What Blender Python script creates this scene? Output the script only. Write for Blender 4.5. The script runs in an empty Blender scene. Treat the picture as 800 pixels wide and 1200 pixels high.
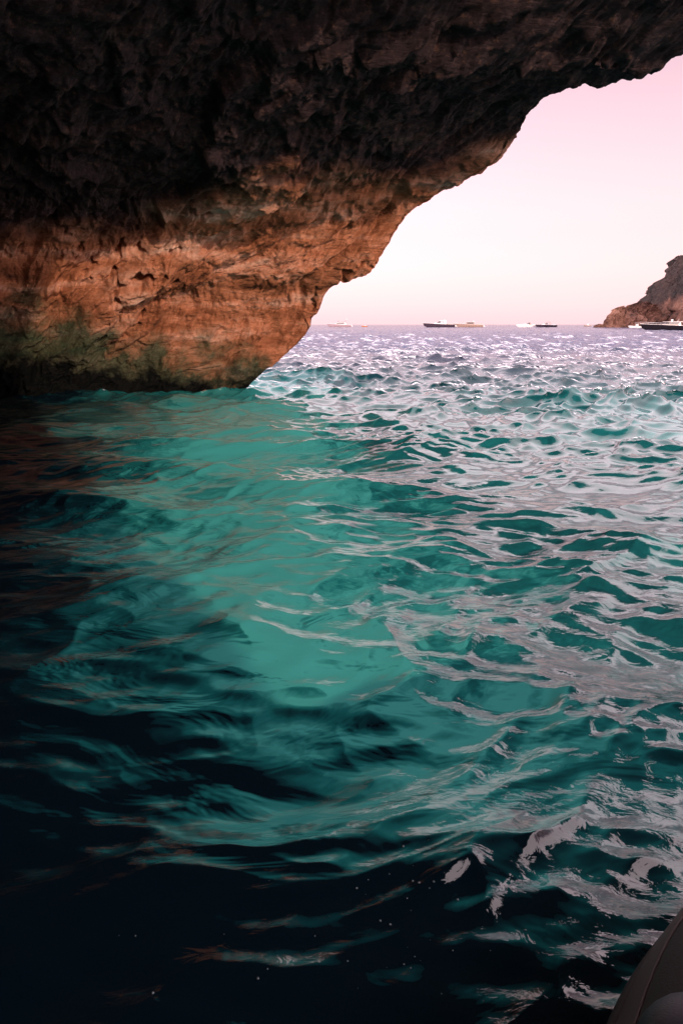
import bpy, bmesh, math, random
import numpy as np
from mathutils import Vector, Matrix

random.seed(7)
R = math.radians
scene = bpy.context.scene
COL = scene.collection

# ------------------------------------------------------------------ camera
CAM_H = 1.9
F = 800.0                                   # focal length in pixels of the 800x1200 photograph
PITCH = math.atan(220 / F)
cam_d = bpy.data.cameras.new('camera')
cam_d.sensor_fit = 'VERTICAL'
cam_d.sensor_height = 36
cam_d.lens = 24
cam_d.clip_start = 0.05
cam_d.clip_end = 30000
cam = bpy.data.objects.new('camera', cam_d)
COL.objects.link(cam)
cam.location = (0, 0, CAM_H)
cam.rotation_euler = (math.pi / 2 - PITCH, 0, 0)
scene.camera = cam

def P(px, py, y):
    """world point seen at photo pixel (px, py) lying at world distance y ahead"""
    cx, cy = px - 400.0, 600.0 - py
    d = np.array([cx, cy * math.sin(PITCH) + F * math.cos(PITCH), cy * math.cos(PITCH) - F * math.sin(PITCH)])
    return np.array([0, 0, CAM_H]) + d * (y / d[1])

# ------------------------------------------------------------------ noise (numpy)
_rng = np.random.RandomState(11)
_perm = np.concatenate([_rng.permutation(256)] * 3)
_g3 = _rng.normal(size=(256, 3)); _g3 /= np.linalg.norm(_g3, axis=1)[:, None]

def perlin(p):
    pi = np.floor(p).astype(np.int64); pf = p - pi
    pi &= 255
    u = pf * pf * pf * (pf * (pf * 6 - 15) + 10)
    out = np.zeros(p.shape[0])
    for dx in (0, 1):
        wx = u[:, 0] if dx else 1 - u[:, 0]
        for dy in (0, 1):
            wy = u[:, 1] if dy else 1 - u[:, 1]
            for dz in (0, 1):
                wz = u[:, 2] if dz else 1 - u[:, 2]
                h = _perm[_perm[_perm[(pi[:, 0] + dx) & 255] + ((pi[:, 1] + dy) & 255)] + ((pi[:, 2] + dz) & 255)]
                g = _g3[h]
                dot = g[:, 0] * (pf[:, 0] - dx) + g[:, 1] * (pf[:, 1] - dy) + g[:, 2] * (pf[:, 2] - dz)
                out += wx * wy * wz * dot
    return out * 1.5

def fbm(p, octv=5, gain=0.5, ridged=False, lac=2.03):
    s = np.zeros(p.shape[0]); a = 1.0; q = p.copy()
    for i in range(octv):
        n = perlin(q)
        if ridged: n = 0.5 - np.abs(n) * 1.4
        s += a * n
        a *= gain; q = q * lac + 17.3
    return s

def smooth(x, a, b):
    t = np.clip((x - a) / (b - a), 0, 1)
    return t * t * (3 - 2 * t)

# ------------------------------------------------------------------ object helpers
def tag(o, label=None, cat=None, group=None, kind=None):
    if label: o['label'] = label
    if cat: o['category'] = cat
    if group: o['group'] = group
    if kind: o['kind'] = kind
    return o

def empty(name, loc, rz=0.0):
    o = bpy.data.objects.new(name, None)
    COL.objects.link(o)
    o.location = loc; o.rotation_euler = (0, 0, rz)
    o.empty_display_size = 0.3
    return o

def link_mesh(name, me, mat, parent=None, smooth_shade=True):
    if mat: me.materials.append(mat)
    if smooth_shade:
        me.polygons.foreach_set('use_smooth', [True] * len(me.polygons))
    o = bpy.data.objects.new(name, me)
    COL.objects.link(o)
    if parent: o.parent = parent
    return o

def grid_mesh(name, V, nu, nv, wrap_u=False, wrap_v=False, flip=False):
    """V: (nu*nv,3) with index i*nv+j"""
    iu = np.arange(nu if wrap_u else nu - 1); jv = np.arange(nv if wrap_v else nv - 1)
    I, J = np.meshgrid(iu, jv, indexing='ij'); I = I.ravel(); J = J.ravel()
    I2 = (I + 1) % nu; J2 = (J + 1) % nv
    q = np.stack([I * nv + J, I2 * nv + J, I2 * nv + J2, I * nv + J2], 1)
    if flip: q = q[:, ::-1]
    me = bpy.data.meshes.new(name)
    n = len(q)
    me.vertices.add(len(V)); me.vertices.foreach_set('co', np.ascontiguousarray(V, dtype=np.float32).ravel())
    me.loops.add(n * 4); me.loops.foreach_set('vertex_index', np.ascontiguousarray(q, dtype=np.int32).ravel())
    me.polygons.add(n); me.polygons.foreach_set('loop_start', np.arange(n, dtype=np.int32) * 4)
    me.update(calc_edges=True); me.validate()
    return me

class MB:
    """collects shapes and links them as one mesh object"""
    def __init__(self): self.bm = bmesh.new()
    def box(self, c, s, rot=(0, 0, 0), bevel=0.0):
        r = bmesh.ops.create_cube(self.bm, size=1.0)
        M = Matrix.Translation(c) @ Matrix.Rotation(rot[2], 4, 'Z') @ Matrix.Rotation(rot[1], 4, 'Y') @ Matrix.Rotation(rot[0], 4, 'X') @ Matrix.Diagonal((*s, 1))
        bmesh.ops.transform(self.bm, matrix=M, verts=r['verts'])
        if bevel:
            es = list({e for v in r['verts'] for e in v.link_edges})
            bmesh.ops.bevel(self.bm, geom=es, offset=bevel, segments=2, affect='EDGES', profile=0.6)
        return self
    def ball(self, c, s, seg=10):
        r = bmesh.ops.create_uvsphere(self.bm, u_segments=seg * 2, v_segments=seg, radius=1.0)
        bmesh.ops.transform(self.bm, matrix=Matrix.Translation(c) @ Matrix.Diagonal((*s, 1)), verts=r['verts'])
        return self
    def tube(self, pts, r, n=8, closed=False):
        pts = [Vector(p) for p in pts]
        rad = r if isinstance(r, (list, tuple)) else [r] * len(pts)
        rings = []
        for i, p in enumerate(pts):
            a = pts[i - 1] if (i > 0 or closed) else p
            b = pts[(i + 1) % len(pts)] if (i < len(pts) - 1 or closed) else p
            d = (b - a).normalized()
            up = Vector((0, 0, 1)) if abs(d.z) < 0.9 else Vector((0, 1, 0))
            s = d.cross(up).normalized(); t = s.cross(d)
            rings.append([self.bm.verts.new(p + (s * math.cos(2 * math.pi * k / n) + t * math.sin(2 * math.pi * k / n)) * rad[i]) for k in range(n)])
        m = len(rings)
        for i in range(m if closed else m - 1):
            A, B = rings[i], rings[(i + 1) % m]
            for k in range(n):
                self.bm.faces.new((A[k], A[(k + 1) % n], B[(k + 1) % n], B[k]))
        if not closed:
            self.bm.faces.new(rings[0][::-1]); self.bm.faces.new(rings[-1])
        return self
    def prism(self, poly, y0, y1, inset=0.0):
        """side profile poly [(x,z)] extruded across y; inset narrows the upper points"""
        zs = [z for _, z in poly]; zl, zh = min(zs), max(zs)
        def yy(z, y): return y * (1 - inset * (z - zl) / max(zh - zl, 1e-6))
        A = [self.bm.verts.new((x, yy(z, y0), z)) for x, z in poly]
        B = [self.bm.verts.new((x, yy(z, y1), z)) for x, z in poly]
        n = len(poly)
        self.bm.faces.new(A); self.bm.faces.new(B[::-1])
        for i in range(n): self.bm.faces.new((A[i], B[i], B[(i + 1) % n], A[(i + 1) % n]))
        return self
    def loft(self, sections, cap=True):
        rings = [[self.bm.verts.new(p) for p in s] for s in sections]
        n = len(rings[0])
        for A, B in zip(rings, rings[1:]):
            for k in range(n - 1): self.bm.faces.new((A[k], A[k + 1], B[k + 1], B[k]))
        if cap:
            for rg in (rings[0], rings[-1]):
                try: self.bm.faces.new(rg)
                except ValueError: pass
        return rings
    def build(self, name, mat, parent=None, smooth_shade=False):
        bmesh.ops.recalc_face_normals(self.bm, faces=self.bm.faces)
        me = bpy.data.meshes.new(name); self.bm.to_mesh(me); self.bm.free()
        return link_mesh(name, me, mat, parent, smooth_shade)

# ------------------------------------------------------------------ material helpers
class NT:
    def __init__(self, name):
        self.m = bpy.data.materials.new(name); self.m.use_nodes = True
        self.t = self.m.node_tree; self.b = self.t.nodes['Principled BSDF']
    def n(self, typ, **kw):
        nd = self.t.nodes.new(typ)
        ins = kw.pop('ins', {})
        for k, v in kw.items(): setattr(nd, k, v)
        for k, v in ins.items():
            if hasattr(v, 'links') or isinstance(v, bpy.types.NodeSocket): self.t.links.new(v, nd.inputs[k])
            else: nd.inputs[k].default_value = v
        return nd
    def math(self, op, a, b=None, c=None, clamp=False):
        nd = self.t.nodes.new('ShaderNodeMath'); nd.operation = op; nd.use_clamp = clamp
        for i, v in enumerate((a, b, c)):
            if v is None: continue
            if isinstance(v, bpy.types.NodeSocket): self.t.links.new(v, nd.inputs[i])
            else: nd.inputs[i].default_value = v
        return nd.outputs[0]
    def ramp(self, fac, stops, interp='LINEAR'):
        nd = self.t.nodes.new('ShaderNodeValToRGB'); cr = nd.color_ramp; cr.interpolation = interp
        while len(cr.elements) > 1: cr.elements.remove(cr.elements[-1])
        cr.elements[0].position = stops[0][0]; cr.elements[0].color = (*stops[0][1], 1) if len(stops[0][1]) == 3 else stops[0][1]
        for p, c in stops[1:]:
            e = cr.elements.new(p); e.color = (*c, 1) if len(c) == 3 else c
        self.t.links.new(fac, nd.inputs[0]); return nd.outputs[0]
    def mix(self, fac, a, b, blend='MIX'):
        nd = self.t.nodes.new('ShaderNodeMix'); nd.data_type = 'RGBA'; nd.blend_type = blend
        for s, v in ((nd.inputs[0], fac), (nd.inputs[6], a), (nd.inputs[7], b)):
            if isinstance(v, bpy.types.NodeSocket): self.t.links.new(v, s)
            elif isinstance(v, (int, float)): s.default_value = v
            else: s.default_value = (*v, 1)
        return nd.outputs[2]
    def L(self, a, b): self.t.links.new(a, b)
    def set(self, k, v):
        if isinstance(v, bpy.types.NodeSocket): self.L(v, self.b.inputs[k])
        elif isinstance(v, (tuple, list)) and len(v) == 3: self.b.inputs[k].default_value = (*v, 1)
        else: self.b.inputs[k].default_value = v

def paint(name, col, rough=0.4, var=0.12, metal=0.0, scale=3.0, bump=0.0, spec=0.5):
    s = NT(name)
    tc = s.n('ShaderNodeTexCoord')
    nz = s.n('ShaderNodeTexNoise', ins={'Vector': tc.outputs['Object'], 'Scale': scale, 'Detail': 4.0})
    lo = tuple(c * (1 - var) for c in col); hi = tuple(min(1, c * (1 + var)) for c in col)
    s.set('Base Color', s.ramp(nz.outputs[0], [(0.3, lo), (0.7, hi)]))
    s.set('Roughness', rough); s.set('Metallic', metal); s.set('Specular IOR Level', spec)
    if bump:
        nz2 = s.n('ShaderNodeTexNoise', ins={'Vector': tc.outputs['Object'], 'Scale': scale * 40, 'Detail': 3.0})
        bp = s.n('ShaderNodeBump', ins={'Height': nz2.outputs[0], 'Strength': bump, 'Distance': 0.01})
        s.set('Normal', bp.outputs[0])
    return s.m

# ------------------------------------------------------------------ light: sun and sky
SUN_EL = R(15.0)
SUN_AZ = R(149)                             # clockwise from +Y: low over the sea, behind and to the right
S = Vector((math.sin(SUN_AZ) * math.cos(SUN_EL), math.cos(SUN_AZ) * math.cos(SUN_EL), math.sin(SUN_EL)))
sl = bpy.data.lights.new('sun', 'SUN')
sl.energy = 3.2; sl.angle = R(0.6); sl.color = (1.0, 0.77, 0.60)
so = bpy.data.objects.new('sun', sl); COL.objects.link(so)
so.rotation_euler = S.to_track_quat('Z', 'Y').to_euler()

w = bpy.data.worlds.new('World'); scene.world = w; w.use_nodes = True
t = w.node_tree
for nd in list(t.nodes): t.nodes.remove(nd)
out = t.nodes.new('ShaderNodeOutputWorld'); bg = t.nodes.new('ShaderNodeBackground')
sky = t.nodes.new('ShaderNodeTexSky'); sky.sky_type = 'NISHITA'; sky.sun_disc = False
sky.sun_elevation = SUN_EL; sky.sun_rotation = SUN_AZ
sky.air_density = 1.0; sky.dust_density = 2.0; sky.ozone_density = 1.0
hs = t.nodes.new('ShaderNodeHueSaturation'); hs.inputs['Saturation'].default_value = 0.12
tcw = t.nodes.new('ShaderNodeTexCoord'); sep = t.nodes.new('ShaderNodeSeparateXYZ')
rp = t.nodes.new('ShaderNodeValToRGB')
cr = rp.color_ramp
# hazy veil by elevation (z); unseen high band added bright to light the water
VEIL = [(0.0, (0.98, 0.66, 0.70)), (0.05, (0.96, 0.57, 0.565)), (0.14, (0.90, 0.515, 0.53)), (0.25, (0.65, 0.375, 0.445)), (0.36, (0.42, 0.225, 0.31)), (0.45, (3.6, 2.75, 3.0)), (0.66, (3.8, 3.1, 3.3)), (1.0, (1.8, 1.5, 1.6))]
cr.elements[0].position = 0.0; cr.elements[0].color = (*VEIL[0][1], 1)
cr.elements[1].position = 1.0; cr.elements[1].color = (*VEIL[-1][1], 1)
for p_, c_ in VEIL[1:-1]:
    e = cr.elements.new(p_); e.color = (*c_, 1)
mx = t.nodes.new('ShaderNodeMix'); mx.data_type = 'RGBA'; mx.blend_type = 'MULTIPLY'; mx.inputs[0].default_value = 1
mx.inputs[7].default_value = (1.0, 0.80, 0.82, 1)
SKY_STR = 0.12
vl = t.nodes.new('ShaderNodeVectorMath'); vl.operation = 'SCALE'; vl.inputs['Scale'].default_value = 1.0 / SKY_STR
ad = t.nodes.new('ShaderNodeVectorMath'); ad.operation = 'ADD'
t.links.new(sky.outputs[0], hs.inputs['Color']); t.links.new(hs.outputs[0], mx.inputs[6])
t.links.new(tcw.outputs['Generated'], sep.inputs[0]); t.links.new(sep.outputs[2], rp.inputs[0]); t.links.new(rp.outputs[0], vl.inputs[0])
t.links.new(mx.outputs[2], ad.inputs[0]); t.links.new(vl.outputs[0], ad.inputs[1])
t.links.new(ad.outputs[0], bg.inputs['Color']); bg.inputs['Strength'].default_value = SKY_STR
t.links.new(bg.outputs[0], out.inputs[0])

vs = scene.view_settings
vs.view_transform = 'Standard'; vs.look = 'None'; vs.exposure = 0.0; vs.gamma = 1.0; vs.use_curve_mapping = False
scene.cycles.max_bounces = 7; scene.cycles.diffuse_bounces = 4; scene.cycles.glossy_bounces = 3
scene.cycles.use_denoising = True

# ------------------------------------------------------------------ rock material
def rock_material():
    s = NT('cave_limestone')
    geo = s.n('ShaderNodeNewGeometry'); pos = geo.outputs['Position']
    mp = s.n('ShaderNodeMapping', ins={'Vector': pos, 'Rotation': (0, R(38), R(10)), 'Scale': (0.30, 0.8, 1.6)})
    strata = s.n('ShaderNodeTexNoise', ins={'Vector': mp.outputs[0], 'Scale': 1.3, 'Detail': 9.0, 'Roughness': 0.62, 'Distortion': 0.15})
    big = s.n('ShaderNodeTexNoise', ins={'Vector': pos, 'Scale': 0.35, 'Detail': 5.0, 'Roughness': 0.6})
    fine = s.n('ShaderNodeTexNoise', ins={'Vector': pos, 'Scale': 9.0, 'Detail': 8.0, 'Roughness': 0.7})
    base = s.ramp(strata.outputs[0], [(0.28, (0.05, 0.022, 0.015)), (0.40, (0.24, 0.085, 0.040)), (0.50, (0.38, 0.145, 0.075)), (0.60, (0.50, 0.24, 0.155)), (0.75, (0.62, 0.42, 0.32))])
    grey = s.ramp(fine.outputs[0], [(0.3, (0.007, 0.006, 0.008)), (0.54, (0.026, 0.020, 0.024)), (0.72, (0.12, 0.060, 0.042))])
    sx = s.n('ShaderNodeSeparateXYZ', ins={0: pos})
    # grey roof stone darkened to paint in its shade; wall below keeps orange stone
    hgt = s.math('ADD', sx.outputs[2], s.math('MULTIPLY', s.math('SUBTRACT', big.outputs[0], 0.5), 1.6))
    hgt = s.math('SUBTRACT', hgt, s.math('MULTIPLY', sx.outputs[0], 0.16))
    roof_shade = s.math('MULTIPLY', s.math('SMOOTH_MIN', s.math('MULTIPLY', s.math('SUBTRACT', hgt, 4.6), 1.8), 1.0, 0.1), 0.97, clamp=True)
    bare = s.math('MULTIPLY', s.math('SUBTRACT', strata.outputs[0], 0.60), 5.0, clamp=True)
    roof_shade = s.math('MULTIPLY', roof_shade, s.math('SUBTRACT', 1.0, s.math('MULTIPLY', bare, 0.22)))
    c = s.mix(roof_shade, base, grey)
    # algae stain in the splash zone, black tide band on the waterline
    alg_n = s.n('ShaderNodeTexNoise', ins={'Vector': pos, 'Scale': 0.9, 'Detail': 7.0, 'Roughness': 0.65})
    lowz = s.math('SUBTRACT', 2.3, s.math('ADD', sx.outputs[2], s.math('MULTIPLY', s.math('ADD', sx.outputs[0], 6.0), 0.28)))
    alg = s.math('MULTIPLY', s.math('ADD', lowz, s.math('MULTIPLY', s.math('SUBTRACT', alg_n.outputs[0], 0.5), 4.5)), 0.9, clamp=True)
    green = s.ramp(fine.outputs[0], [(0.3, (0.006, 0.030, 0.018)), (0.7, (0.026, 0.080, 0.045))])
    c = s.mix(s.math('MULTIPLY', alg, 0.85), c, green)
    tide = s.math('MULTIPLY', s.math('SUBTRACT', s.math('ADD', s.math('SUBTRACT', 0.22, s.math('MULTIPLY', sx.outputs[0], 0.11)), s.math('MULTIPLY', s.math('SUBTRACT', alg_n.outputs[0], 0.5), 2.6)), sx.outputs[2]), 2.6, clamp=True)
    c = s.mix(tide, c, (0.0045, 0.005, 0.0048))
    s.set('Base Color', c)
    s.set('Roughness', 0.85); s.set('Specular IOR Level', 0.08)
    vor = s.n('ShaderNodeTexVoronoi', ins={'Vector': mp.outputs[0], 'Scale': 5.0})
    h = s.math('ADD', s.math('MULTIPLY', strata.outputs[0], 1.0), s.math('MULTIPLY', fine.outputs[0], 0.25))
    h = s.math('ADD', h, s.math('MULTIPLY', vor.outputs['Distance'], 0.15))
    bp = s.n('ShaderNodeBump', ins={'Height': h, 'Strength': 0.7, 'Distance': 0.14})
    grit = s.n('ShaderNodeTexNoise', ins={'Vector': mp.outputs[0], 'Scale': 14.0, 'Detail': 6.0, 'Roughness': 0.7})
    vc = s.n('ShaderNodeTexVoronoi', feature='DISTANCE_TO_EDGE', ins={'Vector': mp.outputs[0], 'Scale': 3.2, 'Randomness': 1.0})
    gh = s.math('ADD', s.math('MULTIPLY', grit.outputs[0], 1.0), s.math('MULTIPLY', s.math('MINIMUM', vc.outputs['Distance'], 0.06), 2.0))
    bp2 = s.n('ShaderNodeBump', ins={'Height': gh, 'Strength': 0.9, 'Distance': 0.06, 'Normal': bp.outputs[0]})
    s.set('Normal', bp2.outputs[0])
    return s.m
ROCK = rock_material()

# ------------------------------------------------------------------ the sea cave (roof, far wall, unseen back wall: one rock)
def catmull(keys, ts, tk):
    """keys (n,3) at params tk -> points at ts, monotone enough for our use"""
    keys = np.asarray(keys); n = len(keys)
    out = np.zeros((len(ts), keys.shape[1]))
    m = np.zeros_like(keys)
    for i in range(n):
        a, b = max(i - 1, 0), min(i + 1, n - 1)
        m[i] = (keys[b] - keys[a]) / (tk[b] - tk[a])
    for k, tt in enumerate(ts):
        i = min(max(np.searchsorted(tk, tt) - 1, 0), n - 2)
        h = tk[i + 1] - tk[i]; x = (tt - tk[i]) / h
        out[k] = (2*x**3 - 3*x**2 + 1) * keys[i] + (x**3 - 2*x**2 + x) * h * m[i] + (-2*x**3 + 3*x**2) * keys[i+1] + (x**3 - x**2) * h * m[i+1]
    return out

def build_cave():
    # mouth edge (right end of every bed of rock) and the inner end of the same bed
    keyE = [P(280, 470, 20.4), P(300, 446, 20.2), P(326, 424, 20.1), P(352, 400, 20.0), P(374, 370, 19.8), P(388, 346, 19.5),
            P(432, 320, 19.0), P(450, 296, 18.7), P(472, 264, 18.4), P(500, 243, 18.0), P(552, 212, 17.2), P(590, 190, 16.7),
            P(612, 160, 16.2), P(648, 120, 15.3), P(700, 104, 14.2), P(750, 80, 13.3), P(800, 61, 12.7), (8.6, 9.6, 8.2),
            (10.6, 7.0, 9.6), (11.4, 3.5, 11.0), (10.0, -2.0, 12.2), (8.2, -7.0, 11.5), (7.6, -9.6, 5.5), (7.5, -10.0, 1.5), (7.4, -10.2, -1.2)]  # unseen rear roof and back wall, placed to shape sun and shadow
    keyL = [P(-150, 482, 18.6), P(-150, 466, 18.4), P(-150, 455, 18.0), P(-150, 437, 17.6), P(-150, 415, 17.2), P(-150, 396, 16.9),
            P(-150, 372, 16.6), P(-150, 350, 16.3), P(-150, 326, 16.0), P(-150, 304, 15.7), P(-150, 284, 15.4), P(-150, 268, 15.0),
            P(-150, 250, 14.0), P(-150, 205, 12.6), P(-150, 155, 11.6), P(-150, 100, 10.7), P(-150, 45, 9.9), P(-150, -40, 8.8),
            (-7.5, 6.0, 6.8), (-8.0, 2.5, 8.4), (-8.5, -1.5, 9.0), (-8.5, -5.5, 8.0), (-8.5, -8.6, 4.2), (-8.5, -9.4, 1.2), (-8.5, -9.8, -1.2)]
    # the roof climbs gently towards the boat
    for K, m_ in ((keyE, 0.27), (keyL, 0.27)):
        x0, y0, z0 = K[12]
        for i in range(13, 17 if K is keyE else 18):
            q = np.array(K[i]) - [0, 0, CAM_H]
            sl_ = q[2] / q[1]
            y_ = (z0 + m_ * y0 - CAM_H) / (sl_ + m_)
            K[i] = np.array([0, 0, CAM_H]) + q * (y_ / q[1])
    tk = np.arange(len(keyE), dtype=float)
    per = [22] + [34] * 15 + [34] + [30] + [10] * 7
    ts = []
    for i in range(len(tk) - 1):
        ts += list(i + np.arange(per[i] * 1.0) / per[i])
    ts.append(tk[-1]); ts = np.array(ts)
    E = catmull(keyE, ts, tk); L = catmull(keyL, ts, tk)
    nb = len(ts)
    a_in = np.concatenate([np.linspace(0, 0.2, 70)[:-1], np.linspace(0.2, 1.0, 600)])
    cols = []
    # closing flank, further in on the left: drops to the water
    for f in (0.0, 0.25, 0.5, 0.75):
        q = L.copy(); q[:, 0] = L[:, 0] - (1 - f) * 5.0; q[:, 2] = -1.2 + (L[:, 2] + 1.2) * (1 - (1 - f) ** 2.2)
        cols.append(q)
    for a in a_in:
        cols.append(L + (E - L) * a)
    # round the lip and up the outside cliff
    ctr = np.array([-3.0, 5.0, 0])
    outd = E - ctr; outd[:, 2] = 0; outd /= np.linalg.norm(outd, axis=1)[:, None]
    inw = L - E; inw /= np.linalg.norm(inw, axis=1)[:, None]
    up = np.array([0, 0, 1.0])
    for k in range(1, 25):
        f = k / 24
        cols.append(E + outd * (0.9 * math.sin(f * 1.57)) + inw * (1.1 * f ** 1.6) + up * (0.9 * f ** 1.5))
    last = cols[-1]
    for k in range(1, 13):
        f = k / 12
        cols.append(last + outd * (2.5 * f) + up * (16 * f ** 1.2) + inw * 2.0 * f)
    last = cols[-1]
    top = np.array([-6.0, 6.0, 27.0])
    for k in range(1, 5):
        f = k / 5
        cols.append(last + (top - last) * f + up * 2 * math.sin(f * 3.1))
    V = np.stack(cols, 0)                     # (na, nb, 3)
    na = V.shape[0]
    # sagging of the beds between the two ends + the hanging shelf over the wall
    A = np.zeros(na); A[4:4 + len(a_in)] = a_in; A[4 + len(a_in):] = 1.0
    T = ts
    shelf = np.exp(-((T - 11.9) / 0.9) ** 2)[None, :] * (np.sin(np.clip(A, 0, 1) * math.pi) ** 0.8)[:, None]
    V[:, :, 2] -= 0.12 * shelf; V[:, :, 1] -= 0.15 * shelf
    hollow = np.exp(-((T - 8.4) / 2.2) ** 2)[None, :] * (np.sin(np.clip(A, 0, 1) * math.pi))[:, None]
    V[:, :, 1] += 0.15 * hollow
    # normals
    du = np.gradient(V, axis=0); dv = np.gradient(V, axis=1)
    N = np.cross(du, dv); N /= np.linalg.norm(N, axis=2)[:, :, None] + 1e-9
    inside = ctr + np.array([0, 0, 2.5]) - V
    sgn = np.sign((N * inside).sum(2)); sgn[:, :] = np.where(np.abs(sgn) < 0.5, 1, sgn)
    base_sign = np.sign(np.median((N * inside).sum(2)[4:4 + len(a_in)]))
    N = N * base_sign
    p = V.reshape(-1, 3); n = N.reshape(-1, 3)
    # bedding-aligned coordinates
    th = R(40)
    e1 = np.array([math.cos(th), -0.3, math.sin(th)]); e1 /= np.linalg.norm(e1)
    e3 = np.array([-math.sin(th), -0.2, math.cos(th)]); e3 -= e1 * e3.dot(e1); e3 /= np.linalg.norm(e3)
    e2 = np.cross(e3, e1)
    q = np.stack([p @ e1, p @ e2, p @ e3], 1)
    warp = np.stack([fbm(q * 0.5 + 3, 3), fbm(q * 0.5 + 31, 3), fbm(q * 0.5 + 71, 3)], 1)
    qs = q + 0.30 * warp
    big = fbm(qs * [0.10, 0.25, 0.33], 3, 0.5)
    tab = np.random.RandomState(21).uniform(-1, 1, 4096)
    def bedding(c, sharp):
        i = np.floor(c).astype(int); f = c - i
        return tab[i & 4095] + (tab[(i + 1) & 4095] - tab[i & 4095]) * smooth(f, 1 - sharp, 1.0)
    along = perlin(qs * [0.10, 0.3, 0.2] + 60) * 0.9 + perlin(qs * [0.35, 0.6, 0.5] + 130) * 0.35
    beds1 = bedding(qs[:, 2] * 1.15 + along, 0.22)
    beds2 = bedding(qs[:, 2] * 3.6 + along * 2.6 + 0.35 * perlin(q * [0.8, 1.5, 1.0] + 11) + 900, 0.3)
    beds3 = bedding(qs[:, 2] * 9.0 + along * 5.0 + 0.5 * perlin(q * [1.2, 2.0, 1.4] + 47) + 1900, 0.4)
    bmask = smooth(perlin(q * [0.25, 0.5, 0.4] + 77), -0.35, 0.25)
    # broken blocks: each cell of jointed rock stands a little in or out
    def blocks(c, seed):
        ci = np.floor(c).astype(np.int64); best = np.full(len(c), 9e9); second = best.copy(); val = np.zeros(len(c))
        rj = np.random.RandomState(seed).uniform(0, 1, (256, 4))
        for ax_ in (-1, 0, 1):
            for ay_ in (-1, 0, 1):
                for az_ in (-1, 0, 1):
                    k = ci + [ax_, ay_, az_]
                    h = _perm[_perm[_perm[k[:, 0] & 255] + (k[:, 1] & 255)] + (k[:, 2] & 255)]
                    dd = ((k + rj[h, :3] - c) ** 2).sum(1)
                    nb_ = dd < best
                    second = np.where(nb_, best, np.minimum(second, dd))
                    val = np.where(nb_, rj[h, 3], val); best = np.where(nb_, dd, best)
        return val - 0.5, np.sqrt(second) - np.sqrt(best)
    wq = qs + 0.12 * np.stack([perlin(q * 2.1 + 5), perlin(q * 2.1 + 55), perlin(q * 2.1 + 105)], 1)
    bv, be = blocks(wq * [0.45, 0.9, 1.3], 3)
    bv2, be2 = blocks(wq * [1.5, 2.4, 3.2], 4)
    rough = fbm(qs * [1.6, 2.4, 3.6], 5, 0.6)
    pn = fbm(q * [1.6, 2.2, 3.0] + 90, 3, 0.55)
    pits = np.clip(pn - 0.30, 0, 0.5) * smooth(perlin(q * 0.35 + 500), -0.2, 0.3)
    d = (0.42 * big + 0.23 * beds1 + 0.14 * beds2 * bmask + 0.04 * beds3 + 0.20 * bv * smooth(be, 0, 0.12)
         + 0.07 * bv2 * smooth(be2, 0, 0.15) * (1 - 0.5 * bmask) + 0.10 * rough - (1.1 - 0.8 * smooth(np.tile(T, na), 11.5, 13.0)) * pits)
    Af = np.repeat(A, nb); Tf = np.tile(T, na)
    # keep the lip close to its line, let the scoured foot be smoother
    lip = 1 - 0.30 * smooth(Af, 0.86, 1.0)
    foot = 0.75 + 0.25 * smooth(Tf, 1.0, 5.0)
    p2 = p + n * (d * lip * foot)[:, None]
    me = grid_mesh('cave_rock', p2, na, nb, flip=base_sign < 0)
    o = link_mesh('cave_rock', me, ROCK)
    tag(o, 'huge overhanging sea cave roof and orange rock wall above the water', kind='structure')
    return o
build_cave()

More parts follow.
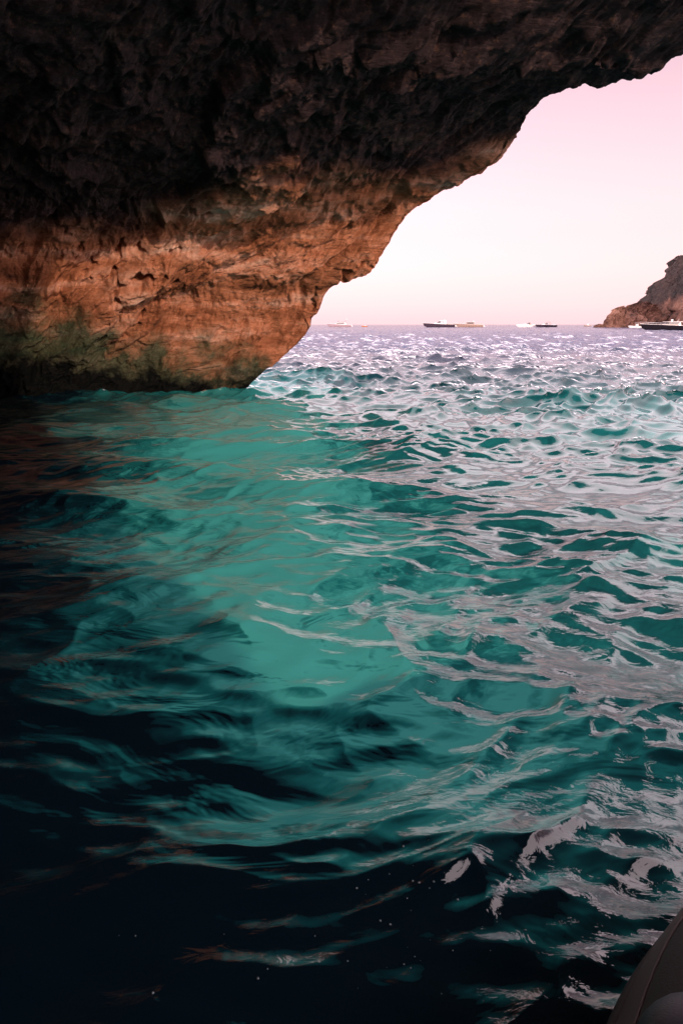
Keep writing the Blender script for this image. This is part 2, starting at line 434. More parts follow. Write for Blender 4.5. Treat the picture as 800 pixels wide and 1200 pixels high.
# ------------------------------------------------------------------ sea
def build_sea():
    r = [0.0, 0.3, 0.6]
    rr = 0.9
    while rr < 14000:
        r.append(rr); rr *= 1.0042 if rr < 300 else (1.008 if rr < 1500 else 1.05)
    r = np.array(r)
    az = np.concatenate([np.linspace(-180, -34, 50)[:-1], np.linspace(-34, 34, 560), np.linspace(34, 180, 50)[1:-1]])
    az = np.radians(az)
    nr, na = len(r), len(az)
    RR, AZ = np.meshgrid(r, az, indexing='ij')
    x = (RR * np.sin(AZ)).ravel(); y = (RR * np.cos(AZ)).ravel(); rad = RR.ravel()
    z = np.zeros_like(x); dx = np.zeros_like(x); dy = np.zeros_like(x)
    step = np.maximum(rad * 0.0043, 0.004)
    step = np.where(rad > 300, rad * 0.0082, step)
    step = np.where(np.abs(AZ.ravel()) > R(34.1), np.maximum(step, rad * 0.052), step)
    rng = np.random.RandomState(8)
    # sheltered, glassier water deep inside the cave on the left
    shelter = np.maximum(smooth(x - 0.12 * (y - 3), -4.5, 2.5), smooth(y, 15.0, 21.0))
    gx = fbm(np.stack([x * 0.25, y * 0.25, x * 0 + 0.5], 1), 2); gy = fbm(np.stack([x * 0.25, y * 0.25, x * 0 + 9.5], 1), 2)
    wx = x + 0.55 * gx; wy = y + 0.55 * gy
    NW = 136
    outside = smooth(rad, 6.0, 21.0)
    calm = 0.75 + 0.25 * smooth(rad, 1.8, 5.0)
    for i in range(NW):
        lam = 0.15 * (90 ** (i / (NW - 1.0)))                    # 0.15 .. 13.5 m
        if rng.uniform() < 0.48: ang = rng.normal(R(195), R(19)) # running in from the open sea
        else: ang = rng.normal(R(140), R(22))                    # thrown back off the rock
        k = 2 * math.pi / lam
        amp = 0.0082 * lam ** 0.76 * rng.uniform(0.5, 1.35) * 1.0
        if lam > 3.0: amp *= (3.0 / lam) ** 1.3
        att = smooth(lam / step, 1.6, 3.6)
        sh = (0.75 + 0.25 * shelter) if lam > 1.6 else (0.25 + 0.75 * shelter)
        ph = k * (wx * math.sin(ang) + wy * math.cos(ang)) + rng.uniform(0, 6.28)
        s_, c_ = np.sin(ph), np.cos(ph)
        if lam > 0.9: sh = sh * (0.95 + 0.4 * outside)
        elif lam > 0.3: sh = sh * (0.60 + 1.3 * outside)
        else: sh = sh * 0.75
        if lam > 4.0: sh = sh * outside
        if lam > 0.25: sh = sh * calm
        a_ = amp * att * sh
        z += a_ * s_
        dx += 0.95 * a_ * c_ * math.sin(ang); dy += 0.95 * a_ * c_ * math.cos(ang)
    # glassy creases where crossing waves meet
    cp = np.stack([wx * 0.55 + wy * 0.30, wy * 0.95 - wx * 0.35, x * 0 + 4.0], 1)
    cw = cp + 0.25 * np.stack([perlin(cp * 1.7 + 60), perlin(cp * 1.7 + 90), x * 0], 1)
    cz = 0.06 * (0.25 - np.abs(perlin(cw))) + 0.035 * (0.25 - np.abs(perlin(cw * 2.1 + 7))) + 0.014 * (0.25 - np.abs(perlin(cw * 4.6 + 27)))
    z += cz * smooth(0.4 / step, 1.6, 3.6)
    V = np.stack([x + dx, y + dy, z], 1)
    me = grid_mesh('sea', V, nr, na, wrap_v=True, flip=True)

    s = NT('sea_water')
    geo = s.n('ShaderNodeNewGeometry'); pos = geo.outputs['Position']; nrm = geo.outputs['Normal']
    # where the painted water tone is read, shifted by the slope of the wave
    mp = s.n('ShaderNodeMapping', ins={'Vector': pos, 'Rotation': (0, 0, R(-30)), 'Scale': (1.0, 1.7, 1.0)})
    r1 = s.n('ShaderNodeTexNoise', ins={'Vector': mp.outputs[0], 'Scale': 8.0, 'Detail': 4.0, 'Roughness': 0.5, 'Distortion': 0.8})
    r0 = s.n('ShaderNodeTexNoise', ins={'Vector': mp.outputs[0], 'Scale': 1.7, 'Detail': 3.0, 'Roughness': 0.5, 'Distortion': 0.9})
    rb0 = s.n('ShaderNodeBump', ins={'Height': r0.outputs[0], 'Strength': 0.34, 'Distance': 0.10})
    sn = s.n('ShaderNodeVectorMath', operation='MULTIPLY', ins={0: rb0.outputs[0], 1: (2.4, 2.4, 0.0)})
    tone_pos = s.n('ShaderNodeVectorMath', operation='ADD', ins={0: pos, 1: sn.outputs[0]}).outputs[0]
    sx = s.n('ShaderNodeSeparateXYZ', ins={0: tone_pos})
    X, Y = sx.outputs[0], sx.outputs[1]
    nz = s.n('ShaderNodeTexNoise', ins={'Vector': tone_pos, 'Scale': 0.75, 'Detail': 7.0, 'Roughness': 0.62})
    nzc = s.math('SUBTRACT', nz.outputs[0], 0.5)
    # sunlit teal and cave shade painted into the water colour; deep water seaward
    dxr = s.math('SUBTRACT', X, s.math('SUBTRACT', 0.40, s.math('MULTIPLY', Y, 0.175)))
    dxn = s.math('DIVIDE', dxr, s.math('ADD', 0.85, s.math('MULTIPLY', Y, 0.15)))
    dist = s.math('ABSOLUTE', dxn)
    lit_teal = s.math('SUBTRACT', 1.32, s.math('ADD', s.math('MULTIPLY', dist, 0.9), s.math('MULTIPLY', nzc, 2.0)), clamp=True)
    # seaward side keeps a dimmer painted teal
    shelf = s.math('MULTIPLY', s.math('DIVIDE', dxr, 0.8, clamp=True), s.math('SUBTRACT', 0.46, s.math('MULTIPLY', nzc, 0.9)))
    lit_teal = s.math('MAXIMUM', lit_teal, shelf)
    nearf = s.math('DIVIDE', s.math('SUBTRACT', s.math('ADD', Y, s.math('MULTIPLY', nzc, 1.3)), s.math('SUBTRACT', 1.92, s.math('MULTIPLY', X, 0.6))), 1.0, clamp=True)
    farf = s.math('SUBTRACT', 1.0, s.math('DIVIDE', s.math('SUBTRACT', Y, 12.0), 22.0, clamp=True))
    f = s.math('MULTIPLY', s.math('MULTIPLY', lit_teal, nearf), farf, clamp=True)
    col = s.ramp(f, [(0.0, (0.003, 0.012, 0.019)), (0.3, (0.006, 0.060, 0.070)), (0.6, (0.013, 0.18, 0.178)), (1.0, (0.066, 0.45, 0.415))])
    # fine ripples
    r2 = s.n('ShaderNodeTexNoise', ins={'Vector': mp.outputs[0], 'Scale': 1.1, 'Detail': 6.0, 'Roughness': 0.65, 'Distortion': 0.4})
    rst = s.math('ADD', 0.06, s.math('MULTIPLY', s.math('SUBTRACT', 1.0, s.math('DIVIDE', s.math('SUBTRACT', Y, 2.5), 7.0, clamp=True)), 0.16))
    b1 = s.n('ShaderNodeBump', ins={'Height': r1.outputs[0], 'Strength': rst, 'Distance': 0.04})
    farw = s.math('MULTIPLY', s.math('DIVIDE', s.math('SUBTRACT', Y, 15.0), 40.0, clamp=True), 0.6)
    b2 = s.n('ShaderNodeBump', ins={'Height': r2.outputs[0], 'Strength': farw, 'Distance': 0.7, 'Normal': b1.outputs[0]})
    # light scattered back out of the body of the water hardly follows the small slopes of its skin
    sm = s.n('ShaderNodeVectorMath', operation='MULTIPLY', ins={0: nrm, 1: (0.22, 0.22, 0.22)})
    sm2 = s.n('ShaderNodeVectorMath', operation='ADD', ins={0: sm.outputs[0], 1: (0, 0, 0.78)})
    sm3 = s.n('ShaderNodeVectorMath', operation='NORMALIZE', ins={0: sm2.outputs[0]})
    gx = s.n('ShaderNodeSeparateXYZ', ins={0: pos})
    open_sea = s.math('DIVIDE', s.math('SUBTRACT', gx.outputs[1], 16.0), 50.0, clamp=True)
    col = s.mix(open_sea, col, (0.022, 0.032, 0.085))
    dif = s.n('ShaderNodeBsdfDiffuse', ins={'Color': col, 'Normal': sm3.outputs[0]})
    glo = s.n('ShaderNodeBsdfGlossy', ins={'Color': (1, 1, 1, 1), 'Roughness': 0.015, 'Normal': b2.outputs[0]})
    fr = s.n('ShaderNodeFresnel', ins={'IOR': 1.5, 'Normal': b2.outputs[0]})
    mixs = s.n('ShaderNodeMixShader', ins={0: fr.outputs[0], 1: dif.outputs[0], 2: glo.outputs[0]})
    s.L(mixs.outputs[0], s.t.nodes['Material Output'].inputs['Surface'])
    s.t.nodes.remove(s.b)
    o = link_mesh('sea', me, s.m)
    tag(o, 'choppy teal sea running out to the horizon', kind='structure')
    # air bubbles drifting on the dark water beside the boat
    bub = paint('bubble_film', (0.20, 0.24, 0.25), 0.12, 0.1)
    rb = random.Random(3)
    sel = np.where((y > 1.1) & (y < 3.2) & (np.abs(x) < 1.8))[0]
    B = V[sel]
    mesh = None
    for k in range(46):
        if k < 34: px_, py_ = rb.gauss(478, 45), rb.uniform(985, 1165)
        else: px_, py_ = rb.uniform(130, 620), rb.uniform(960, 1185)
        g = P(px_, py_, 1.0); d_ = g - [0, 0, CAM_H]; g = np.array([0, 0, CAM_H]) + d_ * (CAM_H / -d_[2])
        v = B[np.argmin((B[:, 0] - g[0]) ** 2 + (B[:, 1] - g[1]) ** 2)]
        if mesh is None:
            m_ = MB(); m_.ball((0, 0, 0), (1, 1, 0.75), 6); ob = m_.build('bubble', bub, None, True); mesh = ob.data
        else:
            ob = bpy.data.objects.new('bubble', mesh); COL.objects.link(ob)
        r_ = rb.choice([0.0012, 0.0016, 0.002, 0.0026, 0.004])
        ob.scale = (r_, r_, r_); ob.location = (v[0], v[1], v[2] + r_ * 0.2)
        tag(ob, 'tiny pale air bubble floating on the dark water beside the boat', 'bubble', 'air bubbles on the dark water')
build_sea()

# ------------------------------------------------------------------ far headland
def headland_material():
    s = NT('headland_rock')
    geo = s.n('ShaderNodeNewGeometry'); pos = geo.outputs['Position']
    a = s.n('ShaderNodeTexNoise', ins={'Vector': pos, 'Scale': 0.12, 'Detail': 9.0, 'Roughness': 0.65})
    b = s.n('ShaderNodeTexNoise', ins={'Vector': pos, 'Scale': 0.035, 'Detail': 5.0, 'Roughness': 0.6})
    c = s.ramp(a.outputs[0], [(0.36, (0.04, 0.018, 0.014)), (0.5, (0.17, 0.075, 0.05)), (0.66, (0.32, 0.165, 0.115))])
    slope_shade = s.ramp(a.outputs[0], [(0.35, (0.016, 0.014, 0.014)), (0.6, (0.045, 0.032, 0.030))])  # upper slope coloured dark in place of its shade
    sx = s.n('ShaderNodeSeparateXYZ', ins={0: pos})
    m = s.math('MULTIPLY', s.math('ADD', s.math('SUBTRACT', sx.outputs[2], 13.0), s.math('MULTIPLY', s.math('SUBTRACT', b.outputs[0], .5), 30.0)), 0.2, clamp=True)
    c = s.mix(s.math('MULTIPLY', m, .85), c, slope_shade)
    s.set('Base Color', c); s.set('Roughness', 0.9)
    bp = s.n('ShaderNodeBump', ins={'Height': a.outputs[0], 'Strength': 1.0, 'Distance': 7.0})
    s.set('Normal', bp.outputs[0])
    return s.m
HROCK = headland_material()

def ridge(sil, ydep, lean, thick, seed, nu=320, nv=150, amp=2.5):
    """rock ridge whose skyline follows sil [(px,py)], ydep(px) its distance; real front face, crest and back slope"""
    sil = np.array(sil, float)
    px = np.linspace(sil[0, 0], sil[-1, 0], nu)
    py = np.interp(px, sil[:, 0], sil[:, 1])
    V = np.zeros((nu, nv, 3))
    for i in range(nu):
        yd = ydep(px[i]); top = P(px[i], py[i], yd)
        h = max(top[2], 0.3)
        for j in range(nv):
            f = j / (nv - 1)
            if f < 0.6:
                g = f / 0.6
                zz = -2 + (h + 2) * g ** 0.85; yy = -lean * h * (1 - g) ** 1.1
                xx = 0.0
            else:
                g = (f - 0.6) / 0.4
                zz = -2 + (h + 2) * (1 - g ** 1.7); yy = thick * g * (0.4 + h / 40)
                xx = 0.2 * thick * g
            k = (yd + yy) / yd
            V[i, j] = (top[0] * (1 + (k - 1) * 0.6) + xx, yd + yy, zz)
    p = V.reshape(-1, 3)
    du = np.gradient(V, axis=0); dv = np.gradient(V, axis=1)
    n = np.cross(du, dv).reshape(-1, 3); n /= np.linalg.norm(n, axis=1)[:, None] + 1e-9
    d = fbm(p * [0.09, 0.09, 0.06] + seed, 6, 0.55, ridged=True) - 0.3
    p = p - n * (d * amp)[:, None] * np.where(n[:, 1:2] > 0, 1, -1) * 0 + np.stack([d * 0.5 * amp, -d * amp, d * 0.35 * amp], 1)
    return p, nu, nv

def build_headland():
    big = [(742, 380), (746, 356), (752, 350), (757, 346), (764, 335), (768, 330), (774, 327), (779, 324), (783, 320), (785, 312), (787.5, 303), (790, 301), (796, 300), (800, 299), (815, 292), (850, 270), (900, 250), (960, 262)]
    low = [(704, 381), (707, 377), (710.5, 369), (716, 363), (723, 360), (728, 359.5), (731, 363), (734, 358), (741, 356), (748, 354), (756, 356), (764, 358), (770, 366), (778, 373), (784, 381)]
    root = None
    meshes = []
    for sil, yd, lean, th, seed, amp in ((big, lambda x: 470 - 0.55 * (x - 742), 0.55, 90, 3.0, 4.0), (low, lambda x: 432.0, 0.5, 40, 40.0, 3.0)):
        p, nu, nv = ridge(sil, yd, lean, th, seed, amp=amp * 1.6)
        meshes.append((p, nu, nv))
    V = np.concatenate([m[0] for m in meshes]); 
    me1 = grid_mesh('headland', meshes[0][0], meshes[0][1], meshes[0][2])
    me2 = grid_mesh('headland_low', meshes[1][0], meshes[1][1], meshes[1][2])
    bm = bmesh.new(); bm.from_mesh(me1); bm.from_mesh(me2); bpy.data.meshes.remove(me2)
    bmesh.ops.recalc_face_normals(bm, faces=bm.faces)
    bm.to_mesh(me1); bm.free()
    o = link_mesh('headland', me1, HROCK)
    tag(o, 'steep brown headland with lit orange foot at the right of the horizon', kind='structure')
    # islet off its tip
    mb = MB()
    c = P(702, 382, 428); c[2] = 0
    r = bmesh.ops.create_icosphere(mb.bm, subdivisions=4, radius=1.0)
    pts = np.array([v.co[:] for v in r['verts']])
    d = fbm(pts * 1.7 + 5, 4, 0.55)
    for v, dd in zip(r['verts'], d):
        v.co = Vector((v.co.x * 3.0 * (1 + dd * .5), v.co.y * 2.2 * (1 + dd * .4), v.co.z * 1.7 * (1 + dd * .7)))
    o2 = mb.build('islet_rock', HROCK, None, True)
    o2.location = (c[0], c[1], 0.0)
    tag(o2, 'low dark rock islet just off the foot of the headland', 'rock')
build_headland()

# ------------------------------------------------------------------ motor boats at anchor
M = {
    'white': paint('white_gelcoat', (0.80, 0.76, 0.74), 0.3, 0.04),
    'cream': paint('cream_gelcoat', (0.30, 0.21, 0.17), 0.35, 0.06),
    'navy': paint('dark_hull_paint', (0.010, 0.008, 0.012), 0.6, 0.1, spec=0.08),
    'plum': paint('plum_hull_paint', (0.045, 0.03, 0.045), 0.5, 0.1, spec=0.2),
    'pink': paint('pale_grey_hull_paint', (0.34, 0.25, 0.27), 0.35, 0.05),
    'glass': paint('tinted_boat_glass', (0.03, 0.028, 0.035), 0.1, 0.1),
    'deck': paint('teak_deck', (0.36, 0.24, 0.16), 0.6, 0.1),
    'steel': paint('polished_steel', (0.6, 0.6, 0.6), 0.3, 0.05, 0.9),
    'orange': paint('orange_rubber', (0.50, 0.16, 0.06), 0.5, 0.1),
    'canvas': paint('canvas_shade', (0.42, 0.30, 0.24), 0.8, 0.08),
}

def hull_sections(L, B, H, sheer, bow_rake, n=22):
    secs = []
    for i in range(n):
        f = i / (n - 1)                                   # 0 stern .. 1 bow
        wdt = B / 2 * (1 - 0.10 * (1 - f) ** 2) * (1 - max(0, (f - 0.45) / 0.55) ** 2.3)
        wdt = max(wdt, 0.03)
        top = H * (1 + sheer * f ** 1.6)
        keel = -0.45 * H * (1 - max(0, (f - 0.7) / 0.3) ** 2) + max(0, (f - 0.86) / 0.14) * H * 0.5
        x = (f - 0.5) * L
        row = []
        for sx, zf, wf in ((-1, 1, 1), (-1, 0.72, 0.97), (-1, 0.35, 0.88), (-1, 0.0, 0.6), (0, -1, 0), (1, 0.0, 0.6), (1, 0.35, 0.88), (1, 0.72, 0.97), (1, 1, 1)):
            z = keel if zf < 0 else keel * 0 + top * zf if zf > 0 else min(0.0, keel * 0.6) if keel < 0 else keel * 1.05
            if zf > 0: z = max(z, keel + 0.02)
            rake = bow_rake * max(0, f - 0.8) / 0.2 * (z / top)
            row.append(Vector((x + rake, sx * wdt * wf, z)))
        secs.append(row)
    return secs

def make_boat(name, label, cat, at, rz, L, B, H, hullm, kind, sheer=0.35, group=None, deckm='white'):
    root = empty(name, at, rz)
    tag(root, label, cat, group)
    secs = hull_sections(L, B, H, sheer, 0.06 * L)
    mb = MB(); mb.loft(secs, cap=True)
    mb.build('hull', M[hullm], root, False)
    # deck, slightly below the gunwale, cambered
    dk = MB()
    rows = []
    for row in secs:
        a, b = row[0], row[-1]
        rows.append([a + Vector((0, 0, -0.03)), (a + b) / 2 + Vector((0, 0, 0.06 * B * 0.3)), b + Vector((0, 0, -0.03))])
    dk.loft(rows, cap=False)
    dk.build('deck', M[deckm], root, False)
    z0 = H
    def strake():
        m_ = MB()
        m_.tube([r_[0] + Vector((0, -0.02, 0)) for r_ in secs], 0.05, 6)
        m_.tube([r_[-1] + Vector((0, 0.02, 0)) for r_ in secs], 0.05, 6)
        m_.build('rubbing_strake', M['white' if hullm != 'white' else 'navy'], root)
    strake()
    def rail(x0, x1):
        m_ = MB()
        for s_ in (0, -1):
            pts = []
            for row in secs:
                p_ = row[s_]
                if x0 * L <= p_.x <= x1 * L:
                    pts.append(p_ * 1.0 + Vector((0, 0, 0.55)))
            m_.tube(pts, 0.025, 6)
            for p_ in pts[::3]: m_.tube([p_, p_ - Vector((0, 0, 0.55))], 0.018, 5)
        m_.build('bow_rail', M['steel'], root)
    def platform(col='white'):
        MB().box((-L / 2 - 0.035 * L, 0, 0.35 * H), (0.09 * L, B * 0.8, 0.14), bevel=0.04).build('swim_platform', M[col], root)
        # sloping transom
        MB().prism([(-L / 2 - 0.05 * L, 0.36 * H), (-L / 2 + 0.01 * L, 0.36 * H), (-L / 2 + 0.03 * L, H * 1.02), (-L / 2 + 0.0 * L, H * 1.02)], -B * 0.34, B * 0.34).build('transom', M[col], root)
    if kind == 'flybridge':
        hC = 0.8 * H
        c = MB().prism([(-0.28 * L, z0), (0.22 * L, z0 * 1.02), (0.09 * L, z0 + hC), (-0.24 * L, z0 + hC)], -B * .36, B * .36, 0.15).build('cabin', M['white'], root)
        MB().prism([(-0.20 * L, z0 + .35 * hC), (0.155 * L, z0 + .35 * hC), (0.105 * L, z0 + .82 * hC), (-0.20 * L, z0 + .82 * hC)], -B * .362, B * .362, 0.05).build('window_band', M['glass'], c)
        fb = MB().prism([(-0.30 * L, z0 + hC + .01), (0.07 * L, z0 + hC + .01), (0.10 * L, z0 + hC * 1.55), (0.05 * L, z0 + hC * 1.45), (-0.28 * L, z0 + hC * 1.3)], -B * .34, B * .34, 0.05).build('flybridge', M['pink'], root)
        MB().prism([(0.06 * L, z0 + hC * 1.5), (0.10 * L, z0 + hC * 1.5), (0.05 * L, z0 + hC * 1.85), (0.04 * L, z0 + hC * 1.85)], -B * .3, B * .3, 0.1).build('windscreen', M['glass'], fb)
        ar = MB()
        for s_ in (-1, 1):
            ar.prism([(-0.24 * L, z0 + hC * 1.25), (-0.19 * L, z0 + hC * 1.25), (-0.27 * L, z0 + hC * 2.35), (-0.30 * L, z0 + hC * 2.35)], s_ * B * .31 - .06, s_ * B * .31 + .06)
        ar.box((-0.285 * L, 0, z0 + hC * 2.36), (0.05 * L, B * .66, .12))
        ar.build('radar_arch', M['pink'], root)
        MB().ball((-0.285 * L, 0, z0 + hC * 2.62), (.32, .32, .28)).tube([(-0.28 * L, .5, z0 + hC * 2.4), (-0.34 * L, .5, z0 + hC * 3.3)], .03).build('radar_dome', M['white'], root)
    elif kind == 'express':
        hC = 0.55 * H
        MB().prism([(-0.10 * L, z0), (0.28 * L, z0 * 1.1), (0.12 * L, z0 + hC), (-0.08 * L, z0 + hC * .95)], -B * .36, B * .36, .25).build('cabin_trunk', M['white'], root)
        MB().prism([(-0.01 * L, z0 + hC * .9), (0.12 * L, z0 + hC * .9), (0.01 * L, z0 + hC * 2.0), (-0.015 * L, z0 + hC * 2.0)], -B * .34, B * .34, .2).build('windscreen', M['glass'], root)
        MB().prism([(-0.22 * L, z0 + hC * 2.05), (0.02 * L, z0 + hC * 2.05), (0.04 * L, z0 + hC * 2.2), (-0.2 * L, z0 + hC * 2.35)], -B * .34, B * .34, .1).build('hardtop', M['white'], root)
        for s_ in (-1, 1):
            ar = MB()
            ar.prism([(-0.20 * L, z0), (-0.13 * L, z0), (-0.17 * L, z0 + hC * 2.1), (-0.20 * L, z0 + hC * 2.1)], s_ * B * .33 - .06, s_ * B * .33 + .06)
            ar.build('hardtop_leg', M['white'], root)
        MB().box((-0.33 * L, 0, z0 + .12), (0.2 * L, B * .6, .5), bevel=.1).build('sun_pad', M['canvas'], root)
        MB().tube([(-0.14 * L, 0, z0 + hC * 2.3), (-0.17 * L, 0, z0 + hC * 3.1)], .04).ball((-0.13 * L, .3, z0 + hC * 2.5), (.3, .3, .22)).build('aerial', M['white'], root)
    elif kind == 'cruiser':
        hC = 0.85 * H
        c = MB().prism([(-0.20 * L, z0), (0.16 * L, z0 * 1.05), (0.06 * L, z0 + hC), (-0.17 * L, z0 + hC)], -B * .37, B * .37, .18).build('cabin', M['cream'], root)
        MB().prism([(-0.155 * L, z0 + .35 * hC), (0.10 * L, z0 + .35 * hC), (0.06 * L, z0 + .85 * hC), (-0.15 * L, z0 + .85 * hC)], -B * .365, B * .365, .06).build('window_band', M['glass'], c)
        MB().box((-0.06 * L, 0, z0 + hC + .08), (0.30 * L, B * .74, .12), bevel=.04).build('cabin_roof', M['white'], root)
        MB().tube([(-0.14 * L, 0, z0 + hC), (-0.17 * L, 0, z0 + hC * 1.8)], .05).box((-0.15 * L, 0, z0 + hC * 1.35), (.2, B * .4, .1)).build('mast', M['white'], root)
        MB().box((-0.33 * L, 0, z0 + .1), (0.16 * L, B * .7, .4), bevel=.1).build('cockpit_seat', M['canvas'], root)
    elif kind == 'open':
        hC = 0.6 * H
        MB().prism([(-0.05 * L, z0), (0.30 * L, z0 * 1.12), (0.12 * L, z0 + hC * .8), (-0.03 * L, z0 + hC * .8)], -B * .35, B * .35, .3).build('foredeck_cabin', M['white'], root)
        MB().prism([(-0.08 * L, z0 + hC * .6), (0.07 * L, z0 + hC * .7), (-0.04 * L, z0 + hC * 1.8), (-0.09 * L, z0 + hC * 1.8)], -B * .32, B * .32, .2).build('windscreen', M['glass'], root)
        MB().box((-0.11 * L, -B * .12, z0 + hC * .8), (.9, .6, hC * 1.4), bevel=.1).build('helm_seat', M['canvas'], root)
        MB().box((-0.30 * L, 0, z0 + .1), (.22 * L, B * .62, .45), bevel=.1).build('sun_pad', M['white'], root)
    elif kind == 'arch':
        hC = 0.6 * H
        MB().prism([(0.02 * L, z0), (0.30 * L, z0 * 1.1), (0.14 * L, z0 + hC * .7), (0.03 * L, z0 + hC * .7)], -B * .34, B * .34, .3).build('foredeck_cabin', M['white'], root)
        MB().prism([(-0.02 * L, z0 + hC * .5), (0.09 * L, z0 + hC * .6), (0.01 * L, z0 + hC * 1.5), (-0.03 * L, z0 + hC * 1.5)], -B * .32, B * .32, .2).build('windscreen', M['glass'], root)
        ar = MB()
        for s_ in (-1, 1):
            ar.tube([(-0.20 * L, s_ * B * .4, z0 - .05), (-0.17 * L, s_ * B * .36, z0 + hC * 1.7), (-0.10 * L, s_ * B * .34, z0 + hC * 2.2), (0.0, s_ * B * .33, z0 + hC * 2.05), (0.06 * L, s_ * B * .36, z0 + hC * .7)], .09, 8)
        ar.box((-0.09 * L, 0, z0 + hC * 2.2), (.12 * L, B * .7, .09), bevel=.03)
        ar.build('targa_arch', M['canvas'], root)
        MB().box((-0.33 * L, 0, z0 + .08), (.16 * L, B * .66, .4), bevel=.1).build('stern_seat', M['white'], root)
    elif kind == 'yacht':
        hC = 0.42 * H
        MB().prism([(-0.12 * L, z0 * 1.02), (0.17 * L, z0 * 1.12), (0.10 * L, z0 + hC), (-0.10 * L, z0 + hC)], -B * .37, B * .37, .15).build('coachroof', M['cream'], root)
        hw = MB().prism([(-0.16 * L, z0), (0.10 * L, z0), (0.05 * L, z0 + hC * 2.0), (-0.14 * L, z0 + hC * 2.0)], -B * .33, B * .33, .1).build('wheelhouse', M['white'], root)
        MB().prism([(-0.13 * L, z0 + hC * 1.05), (0.078 * L, z0 + hC * 1.05), (0.055 * L, z0 + hC * 1.85), (-0.125 * L, z0 + hC * 1.85)], -B * .335, B * .335, .03).build('window_band', M['glass'], hw)
        MB().box((-0.07 * L, 0, z0 + hC * 2.1), (0.34 * L, B * .78, .12), bevel=.04).build('hardtop', M['white'], root)
        MB().tube([(-0.02 * L, 0, z0 + hC * 2.1), (-0.02 * L, 0, z0 + hC * 3.3)], [.16, .09]).ball((-0.02 * L, 0, z0 + hC * 3.0), (.4, .4, .2)).build('mast', M['white'], root)
        MB().tube([(-0.10 * L, .6, z0 + hC * 2.1), (-0.13 * L, .6, z0 + hC * 3.4)], .035).build('aerial', M['white'], root)
        for k in range(4):
            MB().box((0.02 * L + k * 0.075 * L, -B * .455 + k * k * .018 * B, H * .78), (0.035 * L, .05, .16)).build('porthole', M['glass'], root)
    elif kind == 'small':
        MB().box((-0.05 * L, 0, H + .45), (0.16 * L, B * .45, .95), bevel=.08).build('console', M['white'], root)
        for sx_ in (-1, 1):
            for sy_ in (-1, 1): MB().tube([(-0.05 * L + sx_ * .10 * L, sy_ * B * .3, H - .05), (-0.05 * L + sx_ * .10 * L, sy_ * B * .3, H + 1.65)], .04, 6).build('canopy_post', M['steel'], root)
        MB().box((-0.05 * L, 0, H + 1.7), (0.28 * L, B * .8, .1), bevel=.04).build('canopy', M['white'], root)
        MB().box((-L / 2 - .12, 0, H * .7), (.35, .4, .9), bevel=.1).build('outboard_motor', M['navy'], root)
    elif kind == 'dinghy':
        MB().box((-0.08 * L, 0, H + .2), (.5, B * .55, .6), bevel=.1).build('console', M['white'], root)
        MB().box((-L / 2 - .08, 0, H * .8), (.3, .35, .8), bevel=.1).build('outboard_motor', M['navy'], root)
    if kind in ('flybridge', 'express', 'cruiser', 'yacht'): rail(0.05, 0.6); platform('white')
    elif kind == 'open': rail(0.1, 0.6); platform('white')
    return root

def at(px, y): 
    p = P(px, 380, y); return (p[0], y, -0.05)
PI = math.pi
make_boat('motor_yacht', 'pale pink flybridge motor yacht, leftmost of the anchored boats beside the rock', 'yacht', at(398, 520), PI, 17.0, 4.6, 1.75, 'pink', 'flybridge')
make_boat('motor_yacht', 'long dark hulled motor yacht bow to bow-left with white hardtop, left of the cream cruiser', 'yacht', at(515, 470), PI, 20.0, 5.0, 1.9, 'plum', 'express', 0.45)
make_boat('cabin_cruiser', 'cream brown cabin cruiser with white stern right behind the long dark yacht', 'boat', at(549, 480), PI, 19.0, 4.9, 1.8, 'cream', 'cruiser', 0.4)
make_boat('motorboat', 'white open motorboat with dark windscreen, in the middle of the horizon', 'boat', at(618, 500), PI, 15.0, 4.2, 1.5, 'white', 'open', 0.5)
make_boat('motorboat', 'dark hulled motorboat with pale targa arch, just right of the white open motorboat', 'boat', at(640, 495), PI * .98, 14.0, 4.2, 1.5, 'plum', 'arch', 0.25)
make_boat('fishing_boat', 'tiny pale fishing boat far out, between the arch boat and the headland', 'boat', at(688, 640), PI, 6.5, 2.4, 1.0, 'cream', 'small', 0.4)
make_boat('fishing_boat', 'small white canopied boat in front of the orange foot of the headland', 'boat', at(745, 395), PI * .96, 7.6, 2.6, .95, 'white', 'small', 0.4)
make_boat('motor_yacht', 'large black hulled yacht with white hardtop at the right edge before the headland', 'yacht', at(785, 232), PI * 1.01, 18.0, 4.6, 1.45, 'navy', 'yacht', 0.45)
make_boat('dinghy', 'tiny orange dinghy just right of the pink flybridge yacht', 'dinghy', at(427, 560), PI, 4.6, 1.9, 0.75, 'orange', 'dinghy', 0.4)

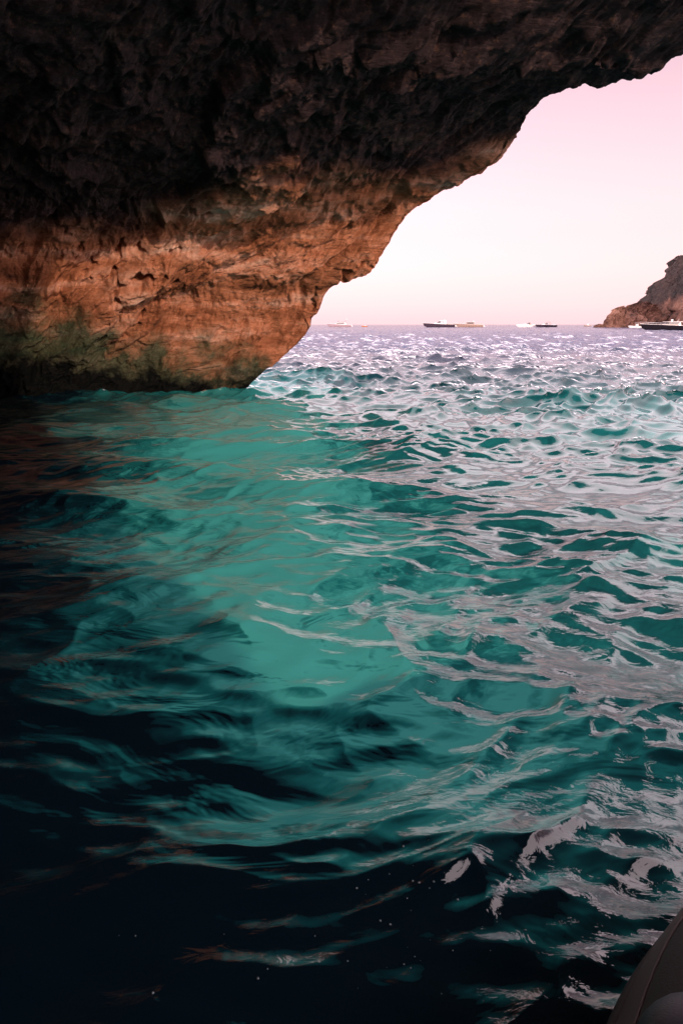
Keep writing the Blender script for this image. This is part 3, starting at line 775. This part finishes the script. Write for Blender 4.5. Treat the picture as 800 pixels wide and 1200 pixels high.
# ------------------------------------------------------------------ the inflatable boat the picture is taken from
def build_inflatable():
    root = empty('inflatable_boat', (1.766, 0.31, 0.0), R(57))
    tag(root, 'grey brown rubber inflatable boat side in the bottom right corner', 'boat')
    rub = paint('weathered_rubber', (0.17, 0.12, 0.115), 0.55, 0.25, 0, 3.0, 0.06)
    dark = paint('black_rubber', (0.02, 0.018, 0.02), 0.6, 0.1, 0, 4.0, 0.1)
    blue = paint('navy_vinyl', (0.010, 0.011, 0.026), 0.5, 0.15, 0, 5.0, 0.1)
    # local: +x is the bow, +y the side seen in the picture
    hw, rt, zc = 1.19, 0.26, 0.30
    path = [(x, hw, zc) for x in (-3.4, -2.6, -1.8, -1.1, -0.5)]
    path += [(1.32 * math.sin(R(a)), hw * math.cos(R(a)), zc + 0.12 * (1 - math.cos(R(a)))) for a in range(0, 91, 15)]
    path = path + [(x, -y, z) for x, y, z in path[-2::-1]]
    pts = catmull(np.array(path), np.linspace(0, len(path) - 1, 180), np.arange(len(path), dtype=float))
    tb = MB().tube([tuple(p) for p in pts], rt, 48).build('side_tube', rub, root, True)
    nrm = []
    for i in range(len(pts)):
        d = pts[min(i + 1, len(pts) - 1)] - pts[max(i - 1, 0)]; d /= np.linalg.norm(d)
        nrm.append(np.array([-d[1], d[0], 0]))
    nrm = [n_ if n_.dot(p_ - np.array([-0.5, 0, 0])) > 0 else -n_ for n_, p_ in zip(nrm, pts)]
    def on_tube(i, ang, r_):                     # ang from the outward horizontal up over the top
        return tuple(pts[i] + (nrm[i] * math.cos(ang) + np.array([0, 0, math.sin(ang)])) * r_)
    MB().tube([on_tube(i, -0.15, rt + .004) for i in range(len(pts))], 0.026, 10).build('rubbing_strip', dark, tb, True)
    # dark strip painting in the shade along the inner top of the tube
    wb = MB(); n_ = len(pts)
    wb.loft([[on_tube(i, a, rt + 0.004) for a in np.linspace(R(40), R(150), 15)] for i in range(n_)], cap=False)
    wb.build('shade_band', dark, tb, True)
    MB().tube([on_tube(i, R(37), rt + 0.001) for i in range(n_)], 0.004, 6).build('seam', rub, tb, True)
    g = P(822, 1236, 1.0); d_ = g - [0, 0, CAM_H]; g = np.array([0, 0, CAM_H]) + d_ * (1.30 / -d_[2])
    lp = Matrix.Rotation(-R(57), 3, 'Z') @ (Vector(g) - Vector((1.766, 0.31, 0)))
    MB().ball((lp.x, lp.y, lp.z - .06), (.17, .12, .09), 14).build('tube_pad', blue, root, True)
    fl = MB(); fl.loft([[(x, -y, .14), (x, 0, .12), (x, y, .14)] for x, y, z in path[:11]], cap=False)
    fl.build('floor', dark, root)
    MB().box((-3.2, 0, .36), (.06, 2.1, .6), bevel=.02).build('transom', dark, root)
    MB().box((-0.15, 0.92, 0.50), (0.50, 0.50, 0.20), rot=(R(-8), 0, 0), bevel=.09).build('seat_cushion', blue, root, True)
    MB().box((-1.6, 0, 0.42), (0.4, 1.8, 0.14), bevel=.05).build('bench', blue, root, True)
build_inflatable()
